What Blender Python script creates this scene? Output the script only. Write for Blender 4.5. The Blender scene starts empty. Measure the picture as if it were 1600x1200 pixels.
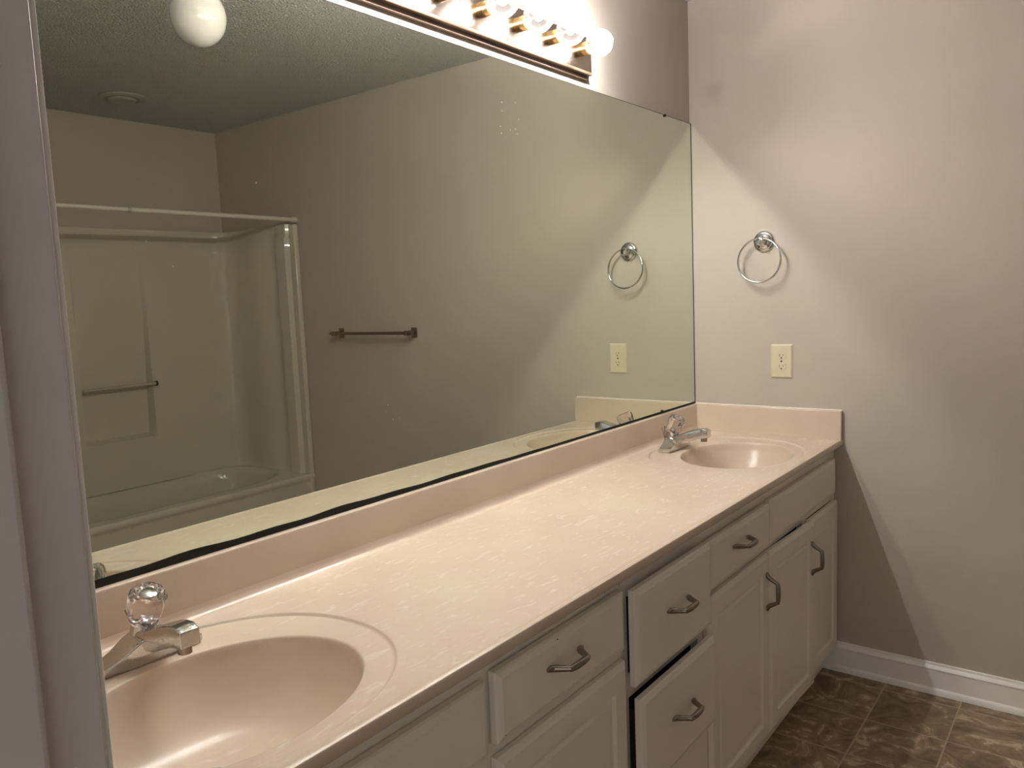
import bpy, bmesh, math, random
from mathutils import Vector, Matrix
random.seed(7)
sc = bpy.context.scene
COL = sc.collection
PI = math.pi

# ------------------------------------------------------------------ camera
CAM = Vector((-2.8724, -1.3205, 1.3935))
YAW, PITCH, ROLL, F = 0.6577, -0.1103, -0.0416, 1238.4
fw = Vector((math.cos(YAW)*math.cos(PITCH), math.sin(YAW)*math.cos(PITCH), math.sin(PITCH)))
r0 = Vector((math.sin(YAW), -math.cos(YAW), 0)); u0 = r0.cross(fw)
rt = math.cos(ROLL)*r0 + math.sin(ROLL)*u0
up = -math.sin(ROLL)*r0 + math.cos(ROLL)*u0
cd = bpy.data.cameras.new('camera'); cam = bpy.data.objects.new('camera', cd); COL.objects.link(cam)
cd.sensor_fit = 'HORIZONTAL'; cd.sensor_width = 36.0; cd.lens = F/1600*36.0; cd.clip_start = 0.01
M3 = Matrix((rt, up, -fw)).transposed().to_4x4()
cam.matrix_world = Matrix.Translation(CAM) @ M3
sc.camera = cam

# ------------------------------------------------------------------ world, exposure, integrator
w = bpy.data.worlds.new('world'); sc.world = w; w.use_nodes = True
w.node_tree.nodes['Background'].inputs[0].default_value = (1.0, 0.95, 0.91, 1)
w.node_tree.nodes['Background'].inputs[1].default_value = 0.72
sc.view_settings.view_transform = 'Standard'; sc.view_settings.look = 'None'
sc.view_settings.exposure = 0.0; sc.view_settings.gamma = 1.0; sc.view_settings.use_curve_mapping = False
BULB = 1150.0                                   # radiance of each glowing filament
cy = sc.cycles
cy.use_denoising = True; cy.caustics_reflective = True; cy.caustics_refractive = True
cy.blur_glossy = 0.0; cy.sample_clamp_indirect = 0.0
cy.max_bounces = 12; cy.diffuse_bounces = 6; cy.glossy_bounces = 6; cy.transparent_max_bounces = 48
cy.use_guiding = True; cy.use_surface_guiding = True; cy.use_volume_guiding = False
cy.guiding_training_samples = 48
cy.use_adaptive_sampling = False

# ------------------------------------------------------------------ dimensions
L, WF, H = 2.668, 3.12, 2.452                  # vanity wall length, room depth, ceiling
ZC, ZB, D = 0.846, 0.947, 0.559               # counter top, splash top, counter depth
ZT = 2.010                                     # mirror top
TUBY, TUBL = -2.387, 1.524

# ------------------------------------------------------------------ helpers
def prop(o, label=None, cat=None, group=None, kind=None):
    if label: o['label'] = label
    if cat: o['category'] = cat
    if group: o['group'] = group
    if kind: o['kind'] = kind
    return o
def obj(name, bm, m=None, parent=None, smooth=False, loc=None, bevel=0, angle=35):
    bmesh.ops.recalc_face_normals(bm, faces=bm.faces)
    me = bpy.data.meshes.new(name); bm.to_mesh(me); bm.free()
    o = bpy.data.objects.new(name, me); COL.objects.link(o)
    if m: me.materials.append(m)
    if parent: o.parent = parent
    if loc: o.location = loc
    if bevel:
        b = o.modifiers.new('bevel', 'BEVEL'); b.width = bevel; b.segments = 3; b.limit_method = 'ANGLE'; b.angle_limit = math.radians(40)
        smooth = True
    if smooth:
        for p in me.polygons: p.use_smooth = True
        me.set_sharp_from_angle(angle=math.radians(angle))
    return o
def empty(name, loc, label, cat, group=None):
    o = bpy.data.objects.new(name, None); COL.objects.link(o); o.location = loc; o.empty_display_size = .05
    return prop(o, label, cat, group)
def box(bm, x0, x1, y0, y1, z0, z1):
    v = [bm.verts.new((x, y, z)) for z in (z0, z1) for y in (y0, y1) for x in (x0, x1)]
    for f in ((0,2,3,1), (4,5,7,6), (0,1,5,4), (2,6,7,3), (0,4,6,2), (1,3,7,5)): bm.faces.new([v[i] for i in f])
    return bm
def NB(): return bmesh.new()
def loft(bm, rings, cap=True, closed=True):
    R = [[bm.verts.new(p) for p in r] for r in rings]
    n = len(R[0])
    for a, b in zip(R, R[1:]):
        for i in range(n if closed else n-1):
            j = (i+1) % n
            bm.faces.new((a[i], a[j], b[j], b[i]))
    if cap:
        bm.faces.new(list(reversed(R[0]))); bm.faces.new(R[-1])
    return bm
def lathe(bm, prof, c=(0,0,0), axis=(0,0,1), n=48, cap=True):
    ax = Vector(axis).normalized(); q = Vector((0,0,1)).rotation_difference(ax); c = Vector(c)
    rings = []
    for r, h in prof:
        rings.append([c + q @ Vector((max(r, 1e-5)*math.cos(2*PI*k/n), max(r, 1e-5)*math.sin(2*PI*k/n), h)) for k in range(n)])
    return loft(bm, rings, cap)
def tube(bm, pts, rad, n=14, sq=(1,1)):
    pts = [Vector(p) for p in pts]
    if not hasattr(rad, '__len__'): rad = [rad]*len(pts)
    rings = []; ref = None
    for i, p in enumerate(pts):
        t = (pts[min(i+1, len(pts)-1)] - pts[max(i-1, 0)]).normalized()
        if ref is None:
            ref = Vector((0,0,1)) if abs(t.z) < .9 else Vector((1,0,0))
        a = t.cross(ref).normalized(); b = a.cross(t).normalized(); ref = b
        rings.append([p + a*math.cos(2*PI*k/n)*rad[i]*sq[0] + b*math.sin(2*PI*k/n)*rad[i]*sq[1] for k in range(n)])
    return loft(bm, rings)
def smooth_path(pts, rad, k=5):
    P, R = [], []
    n = len(pts)
    for i in range(n-1):
        p0, p1, p2, p3 = (Vector(pts[max(i-1, 0)]), Vector(pts[i]), Vector(pts[i+1]), Vector(pts[min(i+2, n-1)]))
        for s in range(k):
            t = s/k
            P.append(.5*((2*p1)+(p2-p0)*t+(2*p0-5*p1+4*p2-p3)*t*t+(3*p1-p0-3*p2+p3)*t**3))
            R.append(rad[i]*(1-t)+rad[i+1]*t)
    P.append(Vector(pts[-1])); R.append(rad[-1])
    return P, R

# ------------------------------------------------------------------ materials
def mat(name, col, rough=.5, metal=0, spec=.5, coat=0):
    m = bpy.data.materials.new(name); m.use_nodes = True
    b = m.node_tree.nodes['Principled BSDF']
    b.inputs['Base Color'].default_value = (*col, 1); b.inputs['Roughness'].default_value = rough
    b.inputs['Metallic'].default_value = metal; b.inputs['Specular IOR Level'].default_value = spec
    if coat: b.inputs['Coat Weight'].default_value = coat; b.inputs['Coat Roughness'].default_value = .08
    return m
def nd(m, t, **kw):
    n = m.node_tree.nodes.new(t)
    for k, v in kw.items():
        if k in n.inputs: n.inputs[k].default_value = v
        else: setattr(n, k, v)
    return n
def lk(m, a, b): m.node_tree.links.new(a, b)
def coords(m, scale=(1,1,1)):
    tc = nd(m, 'ShaderNodeNewGeometry'); mp = nd(m, 'ShaderNodeMapping'); mp.inputs['Scale'].default_value = scale
    lk(m, tc.outputs['Position'], mp.inputs['Vector']); return mp.outputs[0]
def bump(m, height, strength=.2, dist=.002):
    b = nd(m, 'ShaderNodeBump'); b.inputs['Strength'].default_value = strength; b.inputs['Distance'].default_value = dist
    lk(m, height, b.inputs['Height']); lk(m, b.outputs[0], m.node_tree.nodes['Principled BSDF'].inputs['Normal'])
def ramp(m, fac, stops):
    r = nd(m, 'ShaderNodeValToRGB'); e = r.color_ramp.elements
    while len(e) < len(stops): e.new(.5)
    for i, (p, c) in enumerate(stops): e[i].position = p; e[i].color = (*c, 1)
    lk(m, fac, r.inputs[0]); return r.outputs[0]

def wall_mat():
    m = mat('taupe_wall_paint', (.60, .545, .495), .62, spec=.35)
    v = coords(m)
    n = nd(m, 'ShaderNodeTexNoise', Scale=220.0, Detail=3.0); lk(m, v, n.inputs['Vector'])
    n2 = nd(m, 'ShaderNodeTexNoise', Scale=2.2, Detail=3.0); lk(m, v, n2.inputs['Vector'])
    c = ramp(m, n2.outputs[0], [(.3, (.500, .447, .388)), (.7, (.520, .467, .408))])
    lk(m, c, m.node_tree.nodes['Principled BSDF'].inputs['Base Color'])
    bump(m, n.outputs[0], .25, .0012)
    return m
def wall_right_mat():
    # same paint, with faint vertical roller streaks above the towel ring
    m = wall_mat(); m.name = 'taupe_wall_paint_streaked'
    b = m.node_tree.nodes['Principled BSDF']
    v2 = coords(m, (1, 160, 2.0))
    n = nd(m, 'ShaderNodeTexNoise', Scale=1.0, Detail=2.0); lk(m, v2, n.inputs['Vector'])
    g = nd(m, 'ShaderNodeNewGeometry'); d = nd(m, 'ShaderNodeVectorMath', operation='DISTANCE')
    d.inputs[1].default_value = (0, -.16, 2.1); lk(m, g.outputs['Position'], d.inputs[0])
    mr = nd(m, 'ShaderNodeMapRange'); mr.inputs['From Min'].default_value = .12; mr.inputs['From Max'].default_value = .36
    mr.inputs['To Min'].default_value = .5; mr.inputs['To Max'].default_value = 0; lk(m, d.outputs['Value'], mr.inputs['Value'])
    b2 = nd(m, 'ShaderNodeBump'); b2.inputs['Distance'].default_value = .0012
    lk(m, mr.outputs[0], b2.inputs['Strength']); lk(m, n.outputs[0], b2.inputs['Height'])
    old = b.inputs['Normal'].links[0].from_socket
    lk(m, old, b2.inputs['Normal']); lk(m, b2.outputs[0], b.inputs['Normal'])
    return m
M_wall = wall_mat(); M_wallR = wall_right_mat()

M_ceil = mat('popcorn_ceiling', (.92, .91, .88), .95, spec=.1)
v = coords(M_ceil)
n1 = nd(M_ceil, 'ShaderNodeTexVoronoi', Scale=105.0); lk(M_ceil, v, n1.inputs['Vector'])
n2 = nd(M_ceil, 'ShaderNodeTexNoise', Scale=170.0, Detail=4.0); lk(M_ceil, v, n2.inputs['Vector'])
mx = nd(M_ceil, 'ShaderNodeMath', operation='SUBTRACT'); lk(M_ceil, n2.outputs[0], mx.inputs[0]); lk(M_ceil, n1.outputs['Distance'], mx.inputs[1])
bump(M_ceil, mx.outputs[0], 1.0, .026)

M_trim = mat('white_trim_paint', (.90, .89, .85), .33)
M_jamb = mat('door_frame_paint', (.66, .64, .63), .42)
M_cab = mat('offwhite_cabinet_paint', (.86, .81, .74), .36)
v = coords(M_cab); n1 = nd(M_cab, 'ShaderNodeTexNoise', Scale=60.0, Detail=3.0); lk(M_cab, v, n1.inputs['Vector'])
bump(M_cab, n1.outputs[0], .15, .001)
M_dark = mat('dark_gap', (.015, .012, .010), .8)
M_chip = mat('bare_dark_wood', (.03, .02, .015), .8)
M_fleck = mat('white_fleck', (.85, .85, .83), .6)

# floor: 9 inch vinyl tiles, brown slate pattern and lighter joints
M_floor = mat('brown_slate_vinyl', (.12, .09, .06), .42)
b = M_floor.node_tree.nodes['Principled BSDF']
tc = nd(M_floor, 'ShaderNodeNewGeometry'); sep = nd(M_floor, 'ShaderNodeSeparateXYZ'); lk(M_floor, tc.outputs['Position'], sep.inputs[0])
S, X0, Y0 = .2296, -.0772, -.7138
masks = []; cells = []
for ax, o0 in (('X', X0), ('Y', Y0)):
    a = nd(M_floor, 'ShaderNodeMath', operation='SUBTRACT'); lk(M_floor, sep.outputs[ax], a.inputs[0]); a.inputs[1].default_value = o0 - 40*S
    d_ = nd(M_floor, 'ShaderNodeMath', operation='DIVIDE'); lk(M_floor, a.outputs[0], d_.inputs[0]); d_.inputs[1].default_value = S
    fr = nd(M_floor, 'ShaderNodeMath', operation='FRACT'); lk(M_floor, d_.outputs[0], fr.inputs[0])
    fl = nd(M_floor, 'ShaderNodeMath', operation='FLOOR'); lk(M_floor, d_.outputs[0], fl.inputs[0]); cells.append(fl.outputs[0])
    pp = nd(M_floor, 'ShaderNodeMath', operation='PINGPONG'); lk(M_floor, fr.outputs[0], pp.inputs[0]); pp.inputs[1].default_value = .5
    lt = nd(M_floor, 'ShaderNodeMath', operation='LESS_THAN'); lk(M_floor, pp.outputs[0], lt.inputs[0]); lt.inputs[1].default_value = .0105
    masks.append(lt.outputs[0])
gm = nd(M_floor, 'ShaderNodeMath', operation='MAXIMUM'); lk(M_floor, masks[0], gm.inputs[0]); lk(M_floor, masks[1], gm.inputs[1])
cv = nd(M_floor, 'ShaderNodeCombineXYZ'); lk(M_floor, cells[0], cv.inputs[0]); lk(M_floor, cells[1], cv.inputs[1])
wn = nd(M_floor, 'ShaderNodeTexWhiteNoise'); wn.noise_dimensions = '3D'; lk(M_floor, cv.outputs[0], wn.inputs['Vector'])
off = nd(M_floor, 'ShaderNodeVectorMath', operation='MULTIPLY_ADD'); off.inputs[1].default_value = (9, 9, 9)
lk(M_floor, wn.outputs['Color'], off.inputs[0]); lk(M_floor, tc.outputs['Position'], off.inputs[2])
ns = nd(M_floor, 'ShaderNodeTexNoise', Scale=9.0, Detail=9.0, Distortion=1.6); ns.inputs['Roughness'].default_value = .66
lk(M_floor, off.outputs[0], ns.inputs['Vector'])
cr = ramp(M_floor, ns.outputs[0], [(.32, (.14, .098, .055)), (.46, (.25, .178, .11)), (.56, (.34, .25, .16)), (.64, (.62, .49, .36)), (.76, (.27, .195, .125))])
mixc = nd(M_floor, 'ShaderNodeMix'); mixc.data_type = 'RGBA'
lk(M_floor, gm.outputs[0], mixc.inputs[0]); lk(M_floor, cr, mixc.inputs[6]); mixc.inputs[7].default_value = (.47, .37, .255, 1)
lk(M_floor, mixc.outputs[2], b.inputs['Base Color'])
hs = nd(M_floor, 'ShaderNodeMath', operation='SUBTRACT'); lk(M_floor, ns.outputs[0], hs.inputs[0]); lk(M_floor, gm.outputs[0], hs.inputs[1])
bump(M_floor, hs.outputs[0], .35, .0012)

# cultured marble: peach beige with fine pale streaks along x
M_marb = mat('peach_cultured_marble', (.74, .59, .47), .26, spec=.5, coat=.05)
b = M_marb.node_tree.nodes['Principled BSDF']
v = coords(M_marb, (1, 1, 1))
wv = nd(M_marb, 'ShaderNodeMapping'); wv.inputs['Scale'].default_value = (17, 66, 26); wv.inputs['Rotation'].default_value = (0, 0, .55)
lk(M_marb, v, wv.inputs['Vector'])
na = nd(M_marb, 'ShaderNodeTexNoise', Scale=1.0, Detail=5.0, Distortion=1.4); lk(M_marb, wv.outputs[0], na.inputs['Vector'])
nb = nd(M_marb, 'ShaderNodeTexNoise', Scale=4.0, Detail=4.0); lk(M_marb, v, nb.inputs['Vector'])
ca = ramp(M_marb, nb.outputs[0], [(.3, (.64, .515, .41)), (.5, (.67, .55, .44)), (.72, (.685, .59, .465))])
sa = ramp(M_marb, na.outputs[0], [(.575, (0, 0, 0)), (.69, (.48, .48, .48))])
mixm = nd(M_marb, 'ShaderNodeMix'); mixm.data_type = 'RGBA'
gn = nd(M_marb, 'ShaderNodeNewGeometry'); gs = nd(M_marb, 'ShaderNodeSeparateXYZ'); lk(M_marb, gn.outputs['Normal'], gs.inputs[0])
up_ = nd(M_marb, 'ShaderNodeMapRange'); up_.inputs['From Min'].default_value = .96; up_.inputs['From Max'].default_value = .995; lk(M_marb, gs.outputs['Z'], up_.inputs['Value'])
ml = nd(M_marb, 'ShaderNodeMath', operation='MULTIPLY'); lk(M_marb, sa, ml.inputs[0]); lk(M_marb, up_.outputs[0], ml.inputs[1])
lk(M_marb, ml.outputs[0], mixm.inputs[0]); lk(M_marb, ca, mixm.inputs[6]); mixm.inputs[7].default_value = (.80, .74, .66, 1)
lk(M_marb, mixm.outputs[2], b.inputs['Base Color'])

M_chrome = mat('chrome', (.66, .65, .64), .09, 1)
v = coords(M_chrome); n1 = nd(M_chrome, 'ShaderNodeTexNoise', Scale=160.0, Detail=5.0); lk(M_chrome, v, n1.inputs['Vector'])
lk(M_chrome, ramp(M_chrome, n1.outputs[0], [(.45, (.06,)*3), (.7, (.3,)*3)]), M_chrome.node_tree.nodes['Principled BSDF'].inputs['Roughness'])
M_nick = mat('brushed_nickel', (.33, .28, .235), .27, 1)
M_brass = mat('brass', (.62, .43, .20), .28, 1)
M_oak = mat('oak_wood', (.30, .17, .085), .45)
v = coords(M_oak, (3, 60, 60)); n1 = nd(M_oak, 'ShaderNodeTexNoise', Scale=1.5, Detail=6.0); lk(M_oak, v, n1.inputs['Vector'])
lk(M_oak, ramp(M_oak, n1.outputs[0], [(.35, (.13, .085, .055)), (.5, (.23, .16, .11)), (.65, (.30, .215, .155))]), M_oak.node_tree.nodes['Principled BSDF'].inputs['Base Color'])
M_plate = mat('rosy_brass_plate', (.50, .42, .36), .16, 1)
M_ivory = mat('ivory_plastic', (.68, .62, .45), .35)
M_slot = mat('outlet_slot', (.02, .018, .015), .6)
M_fib = mat('bone_fiberglass', (.60, .56, .475), .07, spec=.6)
M_rod = mat('white_rod', (.66, .63, .55), .35)
M_opal = mat('opal_glass', (.66, .65, .63), .08, spec=.6)
M_vent = mat('grey_vent_plastic', (.42, .41, .36), .5)
M_caulk = mat('white_caulk', (.80, .76, .68), .5)

M_bar = mat('clear_acrylic_bar', (.5, .45, .35), .12)

def glassy(name, tint, ior=1.5, body=0.0, bodycol=(1, 1, 1), rimlo=.04, rimhi=1.0):
    # thin clear shell: transparent with fresnel reflection (no refraction)
    m = bpy.data.materials.new(name); m.use_nodes = True; t = m.node_tree; t.nodes.clear()
    out = t.nodes.new('ShaderNodeOutputMaterial'); tr = t.nodes.new('ShaderNodeBsdfTransparent'); gl = t.nodes.new('ShaderNodeBsdfGlossy')
    gl.inputs['Roughness'].default_value = .02; tr.inputs[0].default_value = (*tint, 1)
    lw = t.nodes.new('ShaderNodeFresnel'); lw.inputs[0].default_value = ior
    mx = t.nodes.new('ShaderNodeMixShader'); lk(m, lw.outputs[0], mx.inputs[0]); lk(m, tr.outputs[0], mx.inputs[1]); lk(m, gl.outputs[0], mx.inputs[2])
    src = mx.outputs[0]
    if body:
        df = t.nodes.new('ShaderNodeBsdfDiffuse'); df.inputs[0].default_value = (*bodycol, 1)
        tl = t.nodes.new('ShaderNodeBsdfTranslucent'); tl.inputs[0].default_value = (*bodycol, 1)
        md = t.nodes.new('ShaderNodeMixShader'); md.inputs[0].default_value = .5; lk(m, df.outputs[0], md.inputs[1]); lk(m, tl.outputs[0], md.inputs[2])
        m2 = t.nodes.new('ShaderNodeMixShader'); m2.inputs[0].default_value = body
        lk(m, src, m2.inputs[1]); lk(m, md.outputs[0], m2.inputs[2]); src = m2.outputs[0]
    lk(m, src, out.inputs[0]); return m
M_bulb = glassy('clear_bulb_glass', (.93, .92, .93), 1.5, body=.006)
M_fil = bpy.data.materials.new('glowing_filament'); M_fil.use_nodes = True
t = M_fil.node_tree; t.nodes.clear(); e = t.nodes.new('ShaderNodeEmission'); o_ = t.nodes.new('ShaderNodeOutputMaterial')
e.inputs[0].default_value = (1.0, .97, .935, 1); e.inputs[1].default_value = BULB; lk(M_fil, e.outputs[0], o_.inputs[0])
M_acr = bpy.data.materials.new('clear_acrylic'); M_acr.use_nodes = True
b = M_acr.node_tree.nodes['Principled BSDF']; b.inputs['Base Color'].default_value = (.96, .90, .90, 1)
b.inputs['Transmission Weight'].default_value = 1; b.inputs['Roughness'].default_value = .03; b.inputs['IOR'].default_value = 1.49

# mirror: slightly green silvered glass with a few dried specks
M_mir = bpy.data.materials.new('silvered_mirror'); M_mir.use_nodes = True; t = M_mir.node_tree; t.nodes.clear()
out = t.nodes.new('ShaderNodeOutputMaterial'); gl = t.nodes.new('ShaderNodeBsdfGlossy'); gl.inputs['Color'].default_value = (.76, .80, .71, 1); gl.inputs['Roughness'].default_value = 0
df = t.nodes.new('ShaderNodeBsdfDiffuse'); df.inputs[0].default_value = (.8, .78, .72, 1)
v = coords(M_mir)
vo = nd(M_mir, 'ShaderNodeTexVoronoi', Scale=55.0); lk(M_mir, v, vo.inputs['Vector'])
l1 = nd(M_mir, 'ShaderNodeMath', operation='LESS_THAN'); lk(M_mir, vo.outputs['Distance'], l1.inputs[0]); l1.inputs[1].default_value = .085
nn = nd(M_mir, 'ShaderNodeTexNoise', Scale=3.2, Detail=2.0); lk(M_mir, v, nn.inputs['Vector'])
g1 = nd(M_mir, 'ShaderNodeMath', operation='GREATER_THAN'); lk(M_mir, nn.outputs[0], g1.inputs[0]); g1.inputs[1].default_value = .60
mu = nd(M_mir, 'ShaderNodeMath', operation='MULTIPLY'); lk(M_mir, l1.outputs[0], mu.inputs[0]); lk(M_mir, g1.outputs[0], mu.inputs[1])
mu2 = nd(M_mir, 'ShaderNodeMath', operation='MULTIPLY_ADD'); lk(M_mir, mu.outputs[0], mu2.inputs[0]); mu2.inputs[1].default_value = .55; mu2.inputs[2].default_value = .006
ms = t.nodes.new('ShaderNodeMixShader'); lk(M_mir, mu2.outputs[0], ms.inputs[0]); lk(M_mir, gl.outputs[0], ms.inputs[1]); lk(M_mir, df.outputs[0], ms.inputs[2])
lk(M_mir, ms.outputs[0], out.inputs[0])

# ------------------------------------------------------------------ room shell
T = .115
def struct(name, bm, m, label=None, **kw):
    return prop(obj(name, bm, m, **kw), label, kind='structure')
struct('floor', box(NB(), -L-T-1.3, T, -WF-T, T, -.06, 0), M_floor)
struct('ceiling', box(NB(), -L-T-1.3, T, -WF-T, T, H, H+.06), M_ceil)
struct('wall_back', box(NB(), -L-T-1.3, 0, 0, T, 0, H), M_wall)
struct('wall_right', box(NB(), 0, T, -WF-T, T, 0, H), M_wallR)
struct('wall_front', box(NB(), -L-T-1.3, 0, -WF-T, -WF, 0, H), M_wall)
struct('wall_tub', box(NB(), -TUBL-.12, -TUBL-.004, -WF, TUBY, 0, H), M_wall)
JY, OY, OH = -.840, -1.60, 2.04
bm = NB(); box(bm, -L-T, -L, JY+.02, 0, 0, H); box(bm, -L-T, -L, -WF, OY-.02, 0, H); box(bm, -L-T, -L, OY-.02, JY+.02, OH+.02, H)
struct('wall_left', bm, M_wall)
# door frame: jamb, stop, casing on both faces
bm = NB()
box(bm, -L-T, -L, JY, JY+.02, 0, OH); box(bm, -L-T, -L, OY-.02, OY, 0, OH); box(bm, -L-T, -L, OY-.02, JY+.02, OH, OH+.02)
struct('trim_1', bm, M_jamb, bevel=.0015)
SX = -2.7025
bm = NB()
for y0, y1 in ((JY-.011, JY), (OY, OY+.011)): box(bm, SX-.035, SX, y0, y1, 0, OH)
box(bm, SX-.035, SX, OY, JY, OH-.011, OH)
struct('trim_2', bm, M_jamb, bevel=.004)
def casing(xf, d_, name):
    # tapered casing: thin inner edge, thicker back band; d_ is the side it stands proud to
    bm = NB(); W = .057; rv = .004
    prof = [(0, 0), (.0045, 0), (.0055, .002), (.0062, .010), (.009, .016), (.012, .034), (.013, .050), (.013, W), (0, W)]
    for sgn, y0 in ((1, JY+rv), (-1, OY-rv)):
        loft(bm, [[(xf+d_*t_, y0+sgn*q_, z) for t_, q_ in prof] for z in (0, OH+rv)])
    loft(bm, [[(xf+d_*t_, y, OH+rv+q_) for t_, q_ in prof] for y in (OY-rv-W, JY+rv+W)])
    struct(name, bm, M_trim, smooth=True, angle=30)
casing(-L, 1, 'trim_3'); casing(-L-T, -1, 'trim_4')
# baseboard with ogee top and shoe moulding
def basebd(name, p0, p1, nrm):
    p0 = Vector(p0); p1 = Vector(p1); nv = Vector(nrm)
    prof = [(0, 0), (.026, 0), (.0255, .008), (.022, .015), (.0155, .019), (.0135, .020), (.0135, .080), (.0155, .083), (.0155, .086), (.011, .092), (.0075, .096), (.006, .103), (0, .104)]
    rings = [[p + nv*a + Vector((0, 0, z)) for a, z in prof] for p in (p0, p1)]
    struct(name, loft(NB(), rings), M_trim, smooth=True, angle=25)
basebd('baseboard_right', (0, -.4985, 0), (0, TUBY, 0), (-1, 0, 0))
basebd('baseboard_left', (-L, OY-.065, 0), (-L, -WF, 0), (1, 0, 0))
basebd('baseboard_front', (-L, -WF, 0), (-TUBL-.12, -WF, 0), (0, 1, 0))

# ------------------------------------------------------------------ mirror
mir = empty('wall_mirror', (-L/2, 0, ZB), 'large frameless wall mirror above the long vanity counter', 'mirror')
MO = Vector((-L/2, 0, ZB))
def rel(o, base):                                # keep world placement while parenting to an empty at base
    for v_ in o.data.vertices: v_.co -= base
    return o
o = obj('mirror_glass', box(NB(), -L+.003, -.005, -.006, -.0008, ZB+.006, ZT), M_mir, mir); rel(o, MO)
bm = NB(); box(bm, -.0050, -.0012, -.0068, -.0008, ZB+.004, ZT+.001)
box(bm, -L+.003, -.0012, -.0064, -.0008, ZT, ZT+.0012)
o = obj('dark_edge', bm, M_dark, mir); rel(o, MO); o['label'] = 'thin dark edge around the glass'
bm = NB(); n = 90; lo = []; hi = []
for i in range(n+1):
    x = -L+.003 + (L-.008)*i/n; f = i/n
    k = max(0, 1-abs(f-.30)/.45)
    h = .0035 + .0085*max(0, 1-f/.62)**.6*(1+.28*math.sin(f*41)+.22*math.sin(f*97+1))*(0.55+.45*k)
    lo.append((x, ZB+.001)); hi.append((x, ZB+.0045+h))
rings = []
for i in range(n+1):
    rings.append([(lo[i][0], -.0072, lo[i][1]), (lo[i][0], -.0009, lo[i][1]), (lo[i][0], -.0009, hi[i][1]), (lo[i][0], -.0072, hi[i][1])])
o = obj('desilvered_strip', loft(bm, rings), M_dark, mir); rel(o, MO); o['label'] = 'black wavy desilvered strip along the bottom edge'
for x, z, s in ((-.219, ZT-.001, 1), (-.285, ZB+.008, -1)):
    bm = NB(); lathe(bm, [(.0052, 0), (.0052, .0025), (.003, .0045), (.0001, .0048)], (x, -.0068, z), (0, -1, 0), 20)
    o = obj('mirror_clip', bm, M_chip, mir, smooth=True); rel(o, MO)

# ------------------------------------------------------------------ countertop with integral basins
CO = Vector((-L/2, -D/2, ZC))
top = empty('countertop', CO, 'long peach cultured marble vanity countertop with two integral oval sinks', 'countertop')
BW = [(-2.283, -.318, .207, .165), (-.375, -.322, .207, .165)]
RG = [(-2.280, -.288, .278, .238), (-.378, -.288, .288, .238)]
def sm(a, b_, x):
    t_ = max(0, min(1, (x-a)/(b_-a))); return t_*t_*(3-2*t_)
def hz(x, y):
    z = ZC
    for (cx, cy_, a, b_), (rx, ry, ra, rb) in zip(BW, RG):
        if abs(x-rx) > .4: continue
        er = (abs((x-rx)/ra)**2.15 + abs((y-ry)/rb)**2.15)**(1/2.15)
        dd = (er-1)*rb
        z -= .0052*(1-sm(-.003, .003, dd))
        e_ = math.hypot((x-cx)/a, (y-cy_)/b_)
        u = max(0, min(1, (1.07-e_)/1.07))
        z -= .125*(1-(1-u)**4.4)*sm(0, .05, u)
    c = (y+.040)/.020                              # cove up to the splash
    if c > 0: z += .020*(1-math.sqrt(max(0, 1-min(1, c)**2)))
    k = (y+D-.009)/.006                            # raised drip bead at the front
    z += .0016*math.exp(-k*k)
    return z
NA = 200
def outer(k, i):
    rx, ry, ra, rb = RG[k]; t_ = 2*PI*i/NA; c, s_ = math.cos(t_), math.sin(t_); p = 2/2.15
    return (rx+(ra+.009)*math.copysign(abs(c)**p, c), ry+(rb+.009)*math.copysign(abs(s_)**p, s_))
YA, YC = -D+.022, -.042                           # flat zone of the slab
bm = NB()
rect = []
nx = 130
fx = [-L + L*i/nx for i in range(nx+1)]
rv = [bm.verts.new(Vector((x, YA, ZC))-CO) for x in fx] + [bm.verts.new(Vector((x, YC, ZC))-CO) for x in reversed(fx)]
ed = [bm.edges.new((rv[i], rv[(i+1) % len(rv)])) for i in range(len(rv))]
for k in (0, 1):
    hv = [bm.verts.new(Vector((*outer(k, i), ZC))-CO) for i in range(NA)]
    ed += [bm.edges.new((hv[i], hv[(i+1) % NA])) for i in range(NA)]
bmesh.ops.triangle_fill(bm, edges=ed, use_beauty=True)
def strip(prev, ys):
    for y, z in ys:
        cur = [bm.verts.new(Vector((x, y, z))-CO) for x in fx]
        for i in range(nx): bm.faces.new((prev[i], cur[i], cur[i+1], prev[i+1]))
        prev = cur
strip(rv[:nx+1], [(YA-.020*j/20, hz(-1.3, YA-.020*j/20)) for j in range(1, 21)] + [(-D+.0015, ZC-.0012), (-D, ZC-.004), (-D, ZC-.018), (-D+.002, ZC-.0205), (-D+.006, ZC-.022), (-.525, ZC-.022)])
strip(list(reversed(rv[nx+1:])), [(YC+.022*j/16, hz(-1.3, YC+.022*j/16)) for j in range(1, 17)])
def finish_grid(bm, name):
    me = bpy.data.meshes.new(name); bmesh.ops.recalc_face_normals(bm, faces=bm.faces); bm.to_mesh(me); bm.free()
    o = bpy.data.objects.new(name, me); COL.objects.link(o); me.materials.append(M_marb); o.parent = top
    for p in me.polygons: p.use_smooth = True
    if sum(p.normal.z*p.area for p in me.polygons) < 0: me.flip_normals()
    return o
slab = finish_grid(bm, 'counter_slab')
bas = []
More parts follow.
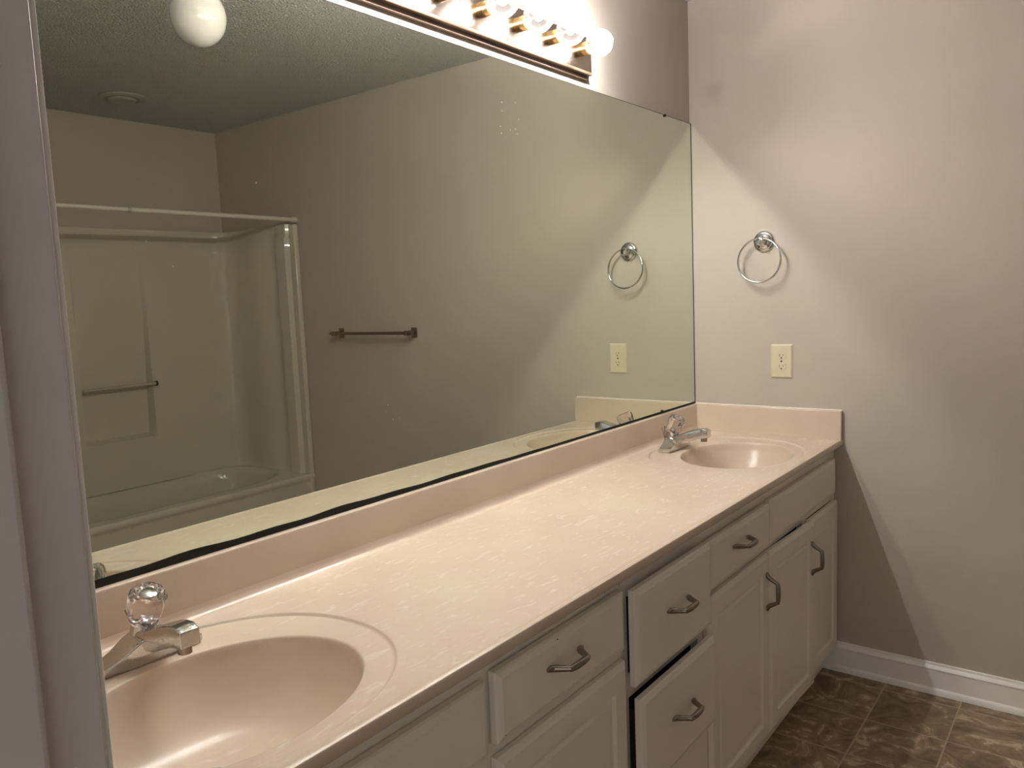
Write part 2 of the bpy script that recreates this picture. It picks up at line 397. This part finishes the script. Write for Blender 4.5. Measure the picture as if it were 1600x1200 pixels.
for k in (0, 1):
    cx, cy_, a, b_ = BW[k]; rows = []
    for f in [0, .01, .03, .05, .065, .08, .095, .11, .125, .14, .155, .17, .20, .24, .30, .4, .55, .75, .9]:
        r_ = []
        for i in range(NA):
            X, Y = outer(k, i); t_ = 2*PI*i/NA
            bx_, by_ = cx+a*1.12*math.cos(t_), cy_+b_*1.12*math.sin(t_)
            r_.append((X+(bx_-X)*f, Y+(by_-Y)*f))
        rows.append(r_)
    for e_ in [1.12, 1.09, 1.07, 1.06, 1.05, 1.04, 1.03, 1.02, 1.01, 1.0, .99, .975, .96, .94, .92, .89, .86, .82, .78, .73, .67, .6, .52, .43, .33, .22, .11, .02]:
        rows.append([(cx+a*e_*math.cos(2*PI*i/NA), cy_+b_*e_*math.sin(2*PI*i/NA)) for i in range(NA)])
    bm = NB()
    loft(bm, [[Vector((x, y, ZC if j == 0 else hz(x, y)))-CO for x, y in r_] for j, r_ in enumerate(rows)], cap=False)
    bm.verts.ensure_lookup_table(); bm.faces.new(bm.verts[-NA:])
    bas.append(finish_grid(bm, 'sink_basin'))
for o, (cx, cy_, a, b_) in zip(bas, BW):
    bm = NB(); zz = ZC-.0052-.125
    dx = -.020 if cx < -1 else 0
    lathe(bm, [(.031, .000), (.031, .003), (.026, .006), (.023, .004), (.022, .010), (.021, .0125), (.012, .0145), (.0001, .015)], Vector((cx+dx, cy_+.01, zz+.0005))-CO, (0, 0, 1), 36)
    s = obj('drain_stopper', bm, M_chrome, o, smooth=True); s['label'] = 'round chrome drain and stopper'
# backsplash and side splash
prof = [(-.020, ZC+.0195), (-.020, ZB-.004), (-.0188, ZB-.0012), (-.016, ZB), (-.001, ZB), (-.001, ZC-.02), (-.018, ZC-.02)]
o = obj('backsplash', loft(NB(), [[Vector((x, y, z))-CO for y, z in prof] for x in (-L, -.0205)]), M_marb, top, smooth=True, angle=50)
bm = box(NB(), -.020, -.001, -D+.001, -.001, ZC-.002, ZB+.001)
o = obj('side_splash', bm, M_marb, top, bevel=.003); rel(o, CO)
bm = NB(); tube(bm, [(-.003, -D+.004, ZB+.0015), (-.003, -.009, ZB+.0015)], .0028, 8)
o = obj('caulk_bead', bm, M_caulk, top, smooth=True); rel(o, CO)
# ------------------------------------------------------------------ vanity cabinet
YF = -.530
VO = Vector((-L/2, -.28, 0))
van = empty('vanity_cabinet', VO, 'long off-white painted double vanity cabinet with overlay doors and drawers', 'cabinet')
ZF0, ZF1 = .078, ZC-.0225
def fr(x0, x1, z0, z1): return box(bmf, x0, x1, YF, YF+.019, z0, z1)
bmf = NB()
fr(-L+.002, -.002, ZF1-.055, ZF1); fr(-L+.002, -.002, ZF0, ZF0+.030)
for x0, x1 in ((-L+.002, -2.615), (-1.985, -1.93), (-1.545, -1.495), (-1.155, -1.108), (-.735, -.680), (-.045, -.002)): fr(x0, x1, ZF0+.030, ZF1-.055)
for x0, x1 in ((-2.615, -1.985), (-1.93, -1.545), (-1.108, -.735), (-.680, -.045)): fr(x0, x1, .636, .678)
fr(-1.495, -1.155, .550, .602); fr(-1.495, -1.155, .322, .352)
for xc in (-2.30, -.3375): fr(xc-.02, xc+.02, ZF0+.030, .636)
o = obj('face_frame', bmf, M_cab, van); rel(o, VO)
bm = NB()
box(bm, -L+.002, -.002, -.498, -.482, 0, ZF0)
o = obj('toe_kick', bm, M_cab, van); rel(o, VO)
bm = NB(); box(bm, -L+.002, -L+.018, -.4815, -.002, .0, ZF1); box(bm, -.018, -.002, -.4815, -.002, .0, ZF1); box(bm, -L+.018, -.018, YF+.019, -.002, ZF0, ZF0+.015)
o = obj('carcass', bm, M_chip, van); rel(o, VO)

def front(name, x0, x1, z0, z1, kind, pull=0.0, hinge=None, ang=0.0):
    """overlay front panel; local origin at hinge edge / left edge on the frame plane"""
    W, Hh = x1-x0, z1-z0; th = .0185
    if kind == 'door': prof = [(0, 0), (0, .010), (.003, .0135), (.011, th), (.050, th), (.056, .0125), (.062, .0115), (.070, .0150)]
    else: prof = [(0, 0), (0, .0115), (.003, .0145), (.013, th), (.016, th)]
    ox = x1 if hinge == 'R' else x0
    rings = []
    for ins, dp in prof:
        rings.append([(x0+ins-ox, -dp, ins), (x1-ins-ox, -dp, ins), (x1-ins-ox, -dp, Hh-ins), (x0+ins-ox, -dp, Hh-ins)])
    bm = loft(NB(), rings)
    o = obj(name, bm, M_cab, van, smooth=True, angle=20)
    o.location = Vector((ox, YF-.0015-pull, z0))-VO
    o.rotation_euler = (0, 0, ang)
    if pull > 0:      # drawer sides behind the pulled front
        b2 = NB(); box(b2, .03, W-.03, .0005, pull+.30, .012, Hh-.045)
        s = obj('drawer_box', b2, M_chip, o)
    return o
def hbm(vert=False):
    P = [(-.056, -.0025, 0), (-.046, -.0045, 0), (-.040, -.010, 0), (-.029, -.0290, 0), (-.026, -.0325, 0), (-.010, -.0340, 0), (.010, -.0340, 0),
         (.026, -.0325, 0), (.029, -.0290, 0), (.040, -.010, 0), (.046, -.0045, 0), (.056, -.0025, 0)]
    R = [.0030, .0062, .0066, .0052, .0056, .0068, .0068, .0056, .0052, .0066, .0062, .0030]
    P, R = smooth_path(P, R, 3)
    if vert: P = [Vector((0, p.y, p.x)) for p in P]
    return tube(NB(), P, R, 12)
def handle(par, x, z, vert=False, tilt=0):
    o = obj('handle', hbm(vert), M_nick, par, smooth=True, angle=60)
    o.location = Vector((x, YF, z)) - VO - Vector(par.location)
    o.location.y = -.0185
    o['label'] = 'brushed nickel arched handle'
    if tilt: o.rotation_euler = (0, tilt, 0)
    return o
# right sink base
front('false_front', -.700, -.050, .662, .787, 'dr')
dR = front('door', -.328, -.024, .094, .634, 'door')
dC = front('door', -.706, -.342, .094, .640, 'door', ang=math.radians(-2.6))
handle(dC, -.376, .528, True)
# drawer over door
d1 = front('drawer_front', -1.122, -.716, .660, .785, 'dr', pull=.004); handle(d1, -.935, .735)
dL = front('door', -1.126, -.716, .094, .640, 'door'); handle(dL, -.740, .535, True)
# drawer stack
d2 = front('drawer_front', -1.514, -1.142, .588, .792, 'dr', pull=.014); handle(d2, -1.325, .703)
d3 = front('drawer_front', -1.512, -1.142, .345, .562, 'dr', pull=.022); handle(d3, -1.325, .460)
d4 = front('drawer_front', -1.512, -1.140, .100, .334, 'dr'); handle(d4, -1.325, .225)
# left drawer over door
d5 = front('drawer_front', -1.948, -1.536, .676, .798, 'dr', pull=.002); handle(d5, -1.758, .748)
dl = front('door', -1.948, -1.530, .094, .650, 'door', hinge='R'); handle(dl, -1.905, .48, True)
front('false_front', -2.632, -1.968, .666, .792, 'dr')
dm = front('door', -2.292, -1.968, .094, .640, 'door'); handle(dm, -2.262, .53, True)
dn = front('door', -2.632, -2.308, .094, .640, 'door'); handle(dn, -2.338, .53, True)
# chipped paint
def chip(x, z, w_, h_, y=YF, m=M_chip, nm='paint_chip'):
    bm = NB(); n = 7; a = []
    for k in range(n):
        t_ = 2*PI*k/n; rr = .7+.3*random.random()
        a.append(Vector((x+w_*rr*math.cos(t_), y-.0002, z+h_*rr*math.sin(t_)))-VO)
    o = obj(nm, loft(bm, [[p+Vector((0, .0002, 0)) for p in a], [p-Vector((0, .0002, 0)) for p in a]]), m, van)
chip(-1.578, .8085, .0016, .007); chip(-1.522, .805, .0012, .0045); chip(-1.966, .690, .0012, .006); chip(-1.478, .805, .001, .002)
YD = YF-.0205
chip(-1.775, .789, .003, .0012, YD); chip(-1.805, .787, .0014, .001, YD); chip(-1.93, .686, .0014, .0014, YD)
chip(-2.055, .735, .002, .0035, YD, M_fleck, 'white_fleck'); chip(-2.00, .701, .0022, .002, YD, M_fleck, 'white_fleck'); chip(-2.11, .772, .0016, .003, YD, M_fleck, 'white_fleck')

# ------------------------------------------------------------------ faucets
def faucet(x, label, mess):
    B = Vector((x, -.098, ZC-.0042))
    t_ = empty('faucet', B, label, 'faucet', 'chrome bathroom faucets')
    # escutcheon with sloping wings
    bm = NB(); rings = []
    for xx, hy0, hy1, h in ((-.080, -.021, .021, .006), (-.079, -.023, .023, .014), (-.052, -.026, .026, .025), (-.030, -.029, .029, .038), (-.019, -.029, .029, .042), (.019, -.029, .029, .042), (.030, -.029, .029, .038), (.052, -.026, .026, .025), (.079, -.023, .023, .014), (.080, -.021, .021, .006)):
        rings.append([(xx, hy0+.006, 0), (xx, hy1, 0), (xx, hy1, h*.45), (xx, hy1-.006, h), (xx, hy0+.0015, h), (xx, hy0, h-.002)])
    obj('escutcheon', loft(bm, rings), M_chrome, t_, bevel=.0012)
    # spout: boxy, rising forward
    bm = NB(); rings = []
    for yy, hw, zb_, zt_ in ((.016, .019, .020, .044), (-.020, .020, .022, .052), (-.050, .019, .026, .064), (-.080, .0175, .038, .0745), (-.100, .017, .045, .0785), (-.115, .0168, .047, .079), (-.1285, .0160, .0485, .073)):
        rings.append([(-hw, yy, zb_), (hw, yy, zb_), (hw*1.02, yy, zt_-.0035), (hw*.92, yy, zt_), (-hw*.92, yy, zt_), (-hw*1.02, yy, zt_-.0035)])
    obj('spout', loft(bm, rings), M_chrome, t_, bevel=.0014)
    bm = NB(); lathe(bm, [(.0105, -.002), (.0105, .010), (.009, .0115), (.008, .0115)], (0, -.110, .036), (0, 0, 1), 28)
    obj('aerator', bm, M_nick, t_, smooth=True)
    # tower and acrylic knob leaning forward
    bm = NB(); lathe(bm, [(.024, 0), (.0215, .018), (.0195, .030), (.0195, .034), (.016, .037), (.012, .037)], (0, .012, .028), (0, -.14, .99), 36)
    obj('tower', bm, M_chrome, t_, smooth=True)
    ax = Vector((0, -.43, .90)).normalized(); kb = Vector((0, .008, .060))
    q = Vector((0, 0, 1)).rotation_difference(ax)
    bm = NB(); rings = []; N = 40
    for r, h, lob in ((.0150, .000, 0), (.0235, .002, .02), (.0255, .010, .07), (.0272, .022, .12), (.0292, .034, .12), (.0300, .043, .06), (.0292, .050, .02), (.0255, .0555, 0), (.0225, .0565, 0), (.0190, .0530, 0), (.0150, .0525, 0)):
        rr = []
        for k in range(N):
            a = 2*PI*k/N; s = 1-lob*(.5+.5*math.cos(a*8))
            rr.append(kb + q @ Vector((r*s*math.cos(a), r*s*math.sin(a), h)))
        rings.append(rr)
    kn = obj('knob', loft(bm, rings), M_acr, t_, smooth=True, angle=30); kn['label'] = 'clear faceted acrylic knob'
    bm = NB(); lathe(bm, [(.013, .0), (.013, .0012), (.0115, .0022), (.0001, .0026)], kb+q @ Vector((0, 0, .0535)), ax, 32)
    obj('index_cap', bm, M_chrome, kn, smooth=True)
    bm = NB(); lathe(bm, [(.007, -.002), (.007, .016), (.004, .020)], kb, ax, 20)
    obj('stem', bm, M_chrome, kn, smooth=True)
    bm = NB(); tube(bm, [(-.004, .034, .0), (-.004, .034, .072)], .0014, 8); tube(bm, [(-.004, .034, .030), (-.014, .040, .074)], .0012, 8)
    lathe(bm, [(.0022, 0), (.0030, .003), (.0022, .006)], (-.004, .034, .072), (0, 0, 1), 12)
    obj('lift_rod', bm, M_nick, t_, smooth=True)
    return t_
faucet(-2.272, 'chrome faucet with clear acrylic knob at the near sink beside the door frame', True)
faucet(-.378, 'chrome faucet with clear acrylic knob at the far sink by the corner', False)

# ------------------------------------------------------------------ vanity light bar
BX0, BX1, BZ0, BZ1 = -1.935, -.733, 2.046, 2.160
LO = Vector(((BX0+BX1)/2, 0, (BZ0+BZ1)/2))
bar = empty('vanity_light_bar', LO, 'oak and brass vanity light bar with eight lit round bulbs above the mirror', 'wall light')
ZM = (BZ0+BZ1)/2
bm = NB(); box(bm, BX0+.004, BX1-.004, -.010, -.0005, BZ0-.012, BZ1+.012)
o = obj('backing_board', bm, M_oak, bar, bevel=.001); rel(o, LO)
bm = NB()
prof = [(-.0095, BZ0), (-.022, BZ0), (-.0245, BZ0+.003), (-.0245, BZ0+.006), (-.021, BZ0+.008), (-.021, BZ1-.008), (-.0245, BZ1-.006), (-.0245, BZ1-.003), (-.022, BZ1), (-.0095, BZ1)]
loft(bm, [[(x, y, z) for y, z in prof] for x in (BX0, BX1)])
o = obj('oak_frame', bm, M_oak, bar, smooth=True, angle=40); rel(o, LO)
bm = NB(); box(bm, BX0+.001, BX1-.001, -.0230, -.020, BZ0+.0075, BZ1-.0075)
o = obj('face_plate', bm, M_plate, bar, bevel=.0008); rel(o, LO)
ZBU = 2.112; YBU = -.092
bms_ = None
for k in range(8):
    x = -.800-.152*k
    c = Vector((x, 0, ZBU-.006))-LO
    bm = NB(); lathe(bm, [(.019, .0225), (.019, .040), (.0182, .0405), (.0182, .042), (.019, .0425), (.0185, .056), (.016, .057), (.014, .050)], c, (0, -1, 0), 32)
    obj('socket', bm, M_brass, bar, smooth=True)
    # globe bulb: screw neck then sphere, centre at YBU
    bm = NB(); R_ = .0405; prof = [(.0135, .052)]
    a0 = math.asin(.0155/R_)
    for s in range(25):
        a = a0+(PI-a0)*s/24; prof.append((R_*math.sin(a), -YBU-R_*math.cos(a)))
    lathe(bm, prof, Vector((x, 0, ZBU))-LO, (0, -1, 0), 40)
    bo = obj('light_bulb', bm, M_bulb, bar, smooth=True, angle=80); bo['label'] = 'lit clear globe bulb'
    bm = NB(); bmesh.ops.create_uvsphere(bm, u_segments=16, v_segments=10, radius=.0110, matrix=Matrix.Translation(Vector((x, YBU, ZBU))-LO))
    obj('filament', bm, M_fil, bo, smooth=True)
    bm = NB(); lathe(bm, [(.008, .052), (.0045, .062), (.003, .074)], Vector((x, 0, ZBU))-LO, (0, -1, 0), 16)
    obj('glass_mount', bm, M_bulb, bo, smooth=True)

# ------------------------------------------------------------------ towel ring
RO = Vector((0, -.283, 1.552))
tr = empty('towel_ring', RO, 'round chrome towel ring on the wall above the outlet', 'towel ring')
bm = NB(); lathe(bm, [(.0385, .0005), (.0385, .004), (.036, .009), (.030, .0105), (.029, .013), (.026, .0155), (.018, .017), (.0125, .021), (.0105, .032), (.0145, .037), (.0155, .043), (.012, .049), (.0001, .051)], (0, 0, 0), (-1, 0, 0), 48)
obj('rosette', bm, M_chrome, tr, smooth=True, angle=50)
bm = NB(); pts = []
for k in range(73):
    a = 2*PI*k/72; pts.append((-.043+.006*math.cos(a), .004+.078*math.sin(a), -.068+.078*math.cos(a)))
rings = []
for k in range(72):
    p = Vector(pts[k]); a = 2*PI*k/72; rad = Vector((0, math.sin(a), math.cos(a))); ax = Vector((1, 0, 0))
    rings.append([p+rad*.0036*math.cos(2*PI*j/12)+ax*.0036*math.sin(2*PI*j/12) for j in range(12)])
rings.append(rings[0]); loft(bm, rings, cap=False); bmesh.ops.remove_doubles(bm, verts=bm.verts, dist=1e-6)
obj('ring', bm, M_chrome, tr, smooth=True, angle=60)

# ------------------------------------------------------------------ outlet
OO = Vector((0, -.3455, 1.1185))
ol = empty('wall_outlet', OO, 'ivory duplex electrical outlet on the wall above the side splash', 'outlet')
bm = NB(); hw, hh = .0395, .062
loft(bm, [[(-d_, -hw+i_, -hh+i_), (-d_, hw-i_, -hh+i_), (-d_, hw-i_, hh-i_), (-d_, -hw+i_, hh-i_)] for i_, d_ in ((0, .0003), (0, .002), (.0045, .006), (.006, .0065))])
obj('cover_plate', bm, M_ivory, ol)
for s in (1, -1):
    bm = NB(); ring = []
    for k in range(32):
        a = 2*PI*k/32; ring.append((.0172*math.cos(a), max(-.0135, min(.0135, .0172*math.sin(a)))+s*.0195))
    loft(bm, [[(-.0064, y, z) for y, z in ring], [(-.0078, y, z) for y, z in ring], [(-.0082, y*.97, (z-s*.0195)*.97+s*.0195) for y, z in ring]])
    rc = obj('receptacle', bm, M_ivory, ol, smooth=True)
    bm = NB(); c = s*.0195
    box(bm, -.0086, -.0081, .0052, .0070, c-.0015, c+.0068); box(bm, -.0086, -.0081, -.0072, -.0056, c-.0005, c+.0060)
    lathe(bm, [(.0027, 0), (.0027, .0005)], (-.0081, 0, c-.0072), (-1, 0, 0), 14)
    obj('slots', bm, M_slot, rc)
bm = NB(); lathe(bm, [(.0030, 0), (.0030, .0012), (.0001, .002)], (-.0063, 0, 0), (-1, 0, 0), 16); obj('screw', bm, M_chip, ol)

# ------------------------------------------------------------------ towel bar on the right wall (seen in the mirror)
TO = Vector((0, -1.79, 1.232))
tb = empty('towel_bar', TO, 'slim metal towel bar on the right wall, seen in the mirror', 'towel bar')
for s in (1, -1):
    bm = NB(); c = s*.275
    box(bm, -.007, -.0005, c-.019, c+.019, -.026, .026); box(bm, -.068, -.006, c-.010, c+.010, -.012, .012)
    obj('post', bm, M_nick, tb, bevel=.002)
bm = NB(); box(bm, -.062, -.050, -.31, .31, -.008, .008)
obj('bar', bm, M_nick, tb, bevel=.0015)

# ------------------------------------------------------------------ tub and shower surround
UO = Vector((-TUBL/2, (TUBY-WF)/2, 0))
tub = empty('tub_shower_unit', UO, 'glossy bone coloured fiberglass bathtub with tall shower surround', 'bathtub')
YB_ = -WF+.068; ZR = .42; ZS = 1.85
# tub body as a height field with rounded basin
nx2, ny2 = 90, 50
x0, x1, y0, y1 = -TUBL+.003, -.003, TUBY-.002, -WF+.003
bm = NB(); G = []
for i in range(nx2+1):
    r_ = []
    for j in range(ny2+1):
        x = x0+(x1-x0)*i/nx2; y = y0+(y1-y0)*j/ny2
        e_ = (abs((x+TUBL/2)/.66)**4 + abs((y-(TUBY-.375))/.285)**3.2)**(1/3.6)
        z = ZR + .012*sm(.30, .36, abs(y-(TUBY-.375)))*0 - .34*sm(1.05, .78, e_) if True else 0
        z = ZR - .34*(1-sm(.80, 1.04, e_))
        z += .010*sm(1.30, 1.42, 0)
        r_.append(bm.verts.new(Vector((x, y, z))-UO))
    G.append(r_)
for i in range(nx2):
    for j in range(ny2): bm.faces.new((G[i][j], G[i+1][j], G[i+1][j+1], G[i][j+1]))
prev = [g[0] for g in G]
for dy, z in ((.006, ZR-.002), (.010, ZR-.008), (.010, ZR-.028), (.004, ZR-.036), (.002, ZR-.05), (.002, .0)):
    cur = [bm.verts.new(Vector((x0+(x1-x0)*i/nx2, y0+dy, z))-UO) for i in range(nx2+1)]
    for i in range(nx2): bm.faces.new((prev[i], prev[i+1], cur[i+1], cur[i]))
    prev = cur
obj('bathtub', bm, M_fib, tub, smooth=True, angle=60)
# surround: plan path (right end, rounded corner, back, left end), extruded with profile in z
def plan(inset):
    xr, yb = -.030-inset, YB_+inset
    pts = [(xr+.010, TUBY-.035), (xr-.024, TUBY-.060), (xr-.026, TUBY-.135), (xr, TUBY-.155), (xr, TUBY-.235), (xr-.012, TUBY-.250), (xr-.012, TUBY-.43)]
    R_ = .13; cx_, cy_ = xr-.012-R_, yb+R_
    for k in range(13):
        a = -PI/2*k/12; pts.append((cx_+R_*math.cos(a), cy_+R_*math.sin(a)))
    return pts, yb
rz = [(ZR-.004, .004), (ZR+.02, 0), (.70, 0), (1.2, 0), (1.762, 0), (1.775, -.006), (1.79, -.012), (1.835, -.012), (ZS-.003, -.010), (ZS, -.013), (ZS, -.016)]
bm = NB(); rows = []
for z, ins in rz:
    pts, yb = plan(ins); row = [(x, y, z) for x, y in pts]
    mirrored = [(-TUBL-x, y, z) for x, y, z in reversed(row)]
    # back wall straight part, columns
    rows.append((row, yb, z, mirrored))
NXc = [-.20+(-TUBL+.40)*k/60 for k in range(1, 60)]
def recess(x, z):
    # soap recess that deepens downward to a ledge
    a = sm(-.560, -.580, x)*sm(-.965, -.945, x) if False else (1 if -.955 < x < -.570 else 0)
    return a
V = []
ZROW = [ZR-.004, ZR+.02, .55, .66, .686, .70, .72, .9, 1.1, 1.3, 1.5, 1.65, 1.72, 1.762, 1.775, 1.79, 1.835, ZS-.003, ZS, ZS+.0001]
def insf(z):
    for (za, ia), (zb_, ib) in zip(rz, rz[1:]):
        if za <= z <= zb_ and zb_ > za: return ia+(ib-ia)*(z-za)/(zb_-za)
    return rz[-1][1]
XB = sorted(set([-.20-.0001*0] + [-.24, -.3, -.4, -.5, -.560, -.5655, -.578, -.590, -.65, -.762, -.874, -.934, -.946, -.9585, -.964, -1.024, -1.124, -1.224, -1.284]), reverse=True)
def rec(x, z):
    d_ = max(0, 1-(z-.70)/1.06) if z >= .6999 else 0
    if z > 1.76: d_ = 0
    wside = max(0, min(1, (.1965-abs(x+.762))/.0125)) if abs(x+.762) < .195 else 0
    return -.064*d_*wside
for z in ZROW:
    ins = insf(z); pts, yb = plan(ins)
    row = [(x, y, z) for x, y in pts]
    mid = [(x, yb+rec(x, z), z) for x in XB if x < row[-1][0]-.002 and x > -TUBL-row[-1][0]+.002]
    mir_ = [(-TUBL-x, y, z) for x, y, z in reversed(row)]
    V.append(row+mid+mir_)
cx_, cy_ = -TUBL/2, -2.75
def outp(x, y):
    k = 1e9
    if abs(x-cx_) > 1e-6: k = min(k, (TUBL/2-.003)/abs(x-cx_))
    if y < cy_: k = min(k, (WF-.004+cy_)/(cy_-y))
    k = max(1, k); return (cx_+(x-cx_)*k, cy_+(y-cy_)*k, ZS+.0002)
V.append([outp(x, y) for x, y, z in V[-1]])
loft(bm, [[Vector(p)-UO for p in r] for r in V], cap=False, closed=False)
so = obj('shower_surround', bm, M_fib, tub, smooth=True, angle=42)
# top ledge cap and front flanges
bm = NB()
box(bm, -TUBL+.004, -.004, -WF+.002, YB_-.0125, 1.78, ZS-.001)
for xa, xb in ((-.032, -.001), (-TUBL+.001, -TUBL+.032)):
    box(bm, xa, xb, TUBY-.045, TUBY+.006, 0.0, ZS-.004)
o = obj('front_flange', bm, M_fib, tub, bevel=.008); rel(o, UO)
bm = NB(); tube(bm, [(-.955, YB_-.002+.012, .985), (-.560, YB_+.012, .985)], .0085, 12)
lathe(bm, [(.012, 0), (.012, .010)], (-.561, YB_+.010, .985), (1, 0, 0), 14)
o = obj('grab_bar', bm, M_bar, tub, smooth=True); rel(o, UO); o['label'] = 'slim bar across the soap recess'
bm = NB(); lathe(bm, [(.014, 0), (.014, .012), (.008, .016)], (-.5575, YB_+.010, .985), (1, 0, 0), 14)
o = obj('bar_end', bm, M_chip, tub, smooth=True); rel(o, UO)

PO = Vector((-TUBL/2, TUBY-.006, 1.870))
rod = empty('shower_curtain_rod', PO, 'white tension shower curtain rod across the tub opening', 'curtain rod')
bm = NB(); tube(bm, [(-.95, TUBY-.006, 1.870), (-.004, TUBY-.006, 1.870)], .0115, 16); lathe(bm, [(.0155, .001), (.0155, .03), (.0125, .034)], (0, TUBY-.006, 1.870), (-1, 0, 0), 20)
o = obj('outer_tube', bm, M_rod, rod, smooth=True); rel(o, PO)
bm = NB(); tube(bm, [(-TUBL, TUBY-.006, 1.870), (-.952, TUBY-.006, 1.870)], .0100, 16); lathe(bm, [(.0155, .001), (.0155, .03), (.0125, .034)], (-TUBL, TUBY-.006, 1.870), (1, 0, 0), 20)
o = obj('inner_tube', bm, M_rod, rod, smooth=True); rel(o, PO)
bm = NB(); lathe(bm, [(.0125, -.008), (.0125, .008)], (-.952, TUBY-.006, 1.870), (1, 0, 0), 20)
o = obj('joint_collar', bm, M_vent, rod, smooth=True); rel(o, PO)

# ------------------------------------------------------------------ ceiling fixtures
GO = Vector((-1.425, -.960, H))
gb = empty('ceiling_globe_light', GO, 'unlit white opal glass globe light on the ceiling, seen in the mirror', 'ceiling light')
bm = NB(); lathe(bm, [(.062, -.001), (.062, -.018), (.055, -.028), (.045, -.034)], (0, 0, 0), (0, 0, 1), 40); obj('canopy', bm, M_brass, gb, smooth=True)
bm = NB(); prof = [(.042, -.030), (.044, -.055)]
for s in range(1, 22):
    a = .55+(PI-.55)*s/21; prof.append((.082*math.sin(a), -.172+.088*math.cos(a)+.0))
prof[1] = (.0435, -.085)
lathe(bm, prof, (0, 0, 0), (0, 0, 1), 48); obj('glass_shade', bm, M_opal, gb, smooth=True, angle=80)

EO = Vector((-.800, -2.655, H))
ex = empty('ceiling_fixture', EO, 'round flat ceiling fixture over the tub, seen in the mirror', 'ceiling vent')
bm = NB(); lathe(bm, [(.108, -.0005), (.108, -.006), (.100, -.011), (.082, -.013), (.078, -.006), (.070, -.006)], (0, 0, 0), (0, 0, 1), 48); obj('trim_ring', bm, M_vent, ex, smooth=True)
bm = NB(); lathe(bm, [(.066, -.003), (.066, -.014), (.058, -.021), (.0001, -.024)], (0, 0, 0), (0, 0, 1), 48); obj('centre_disc', bm, M_vent, ex, smooth=True)
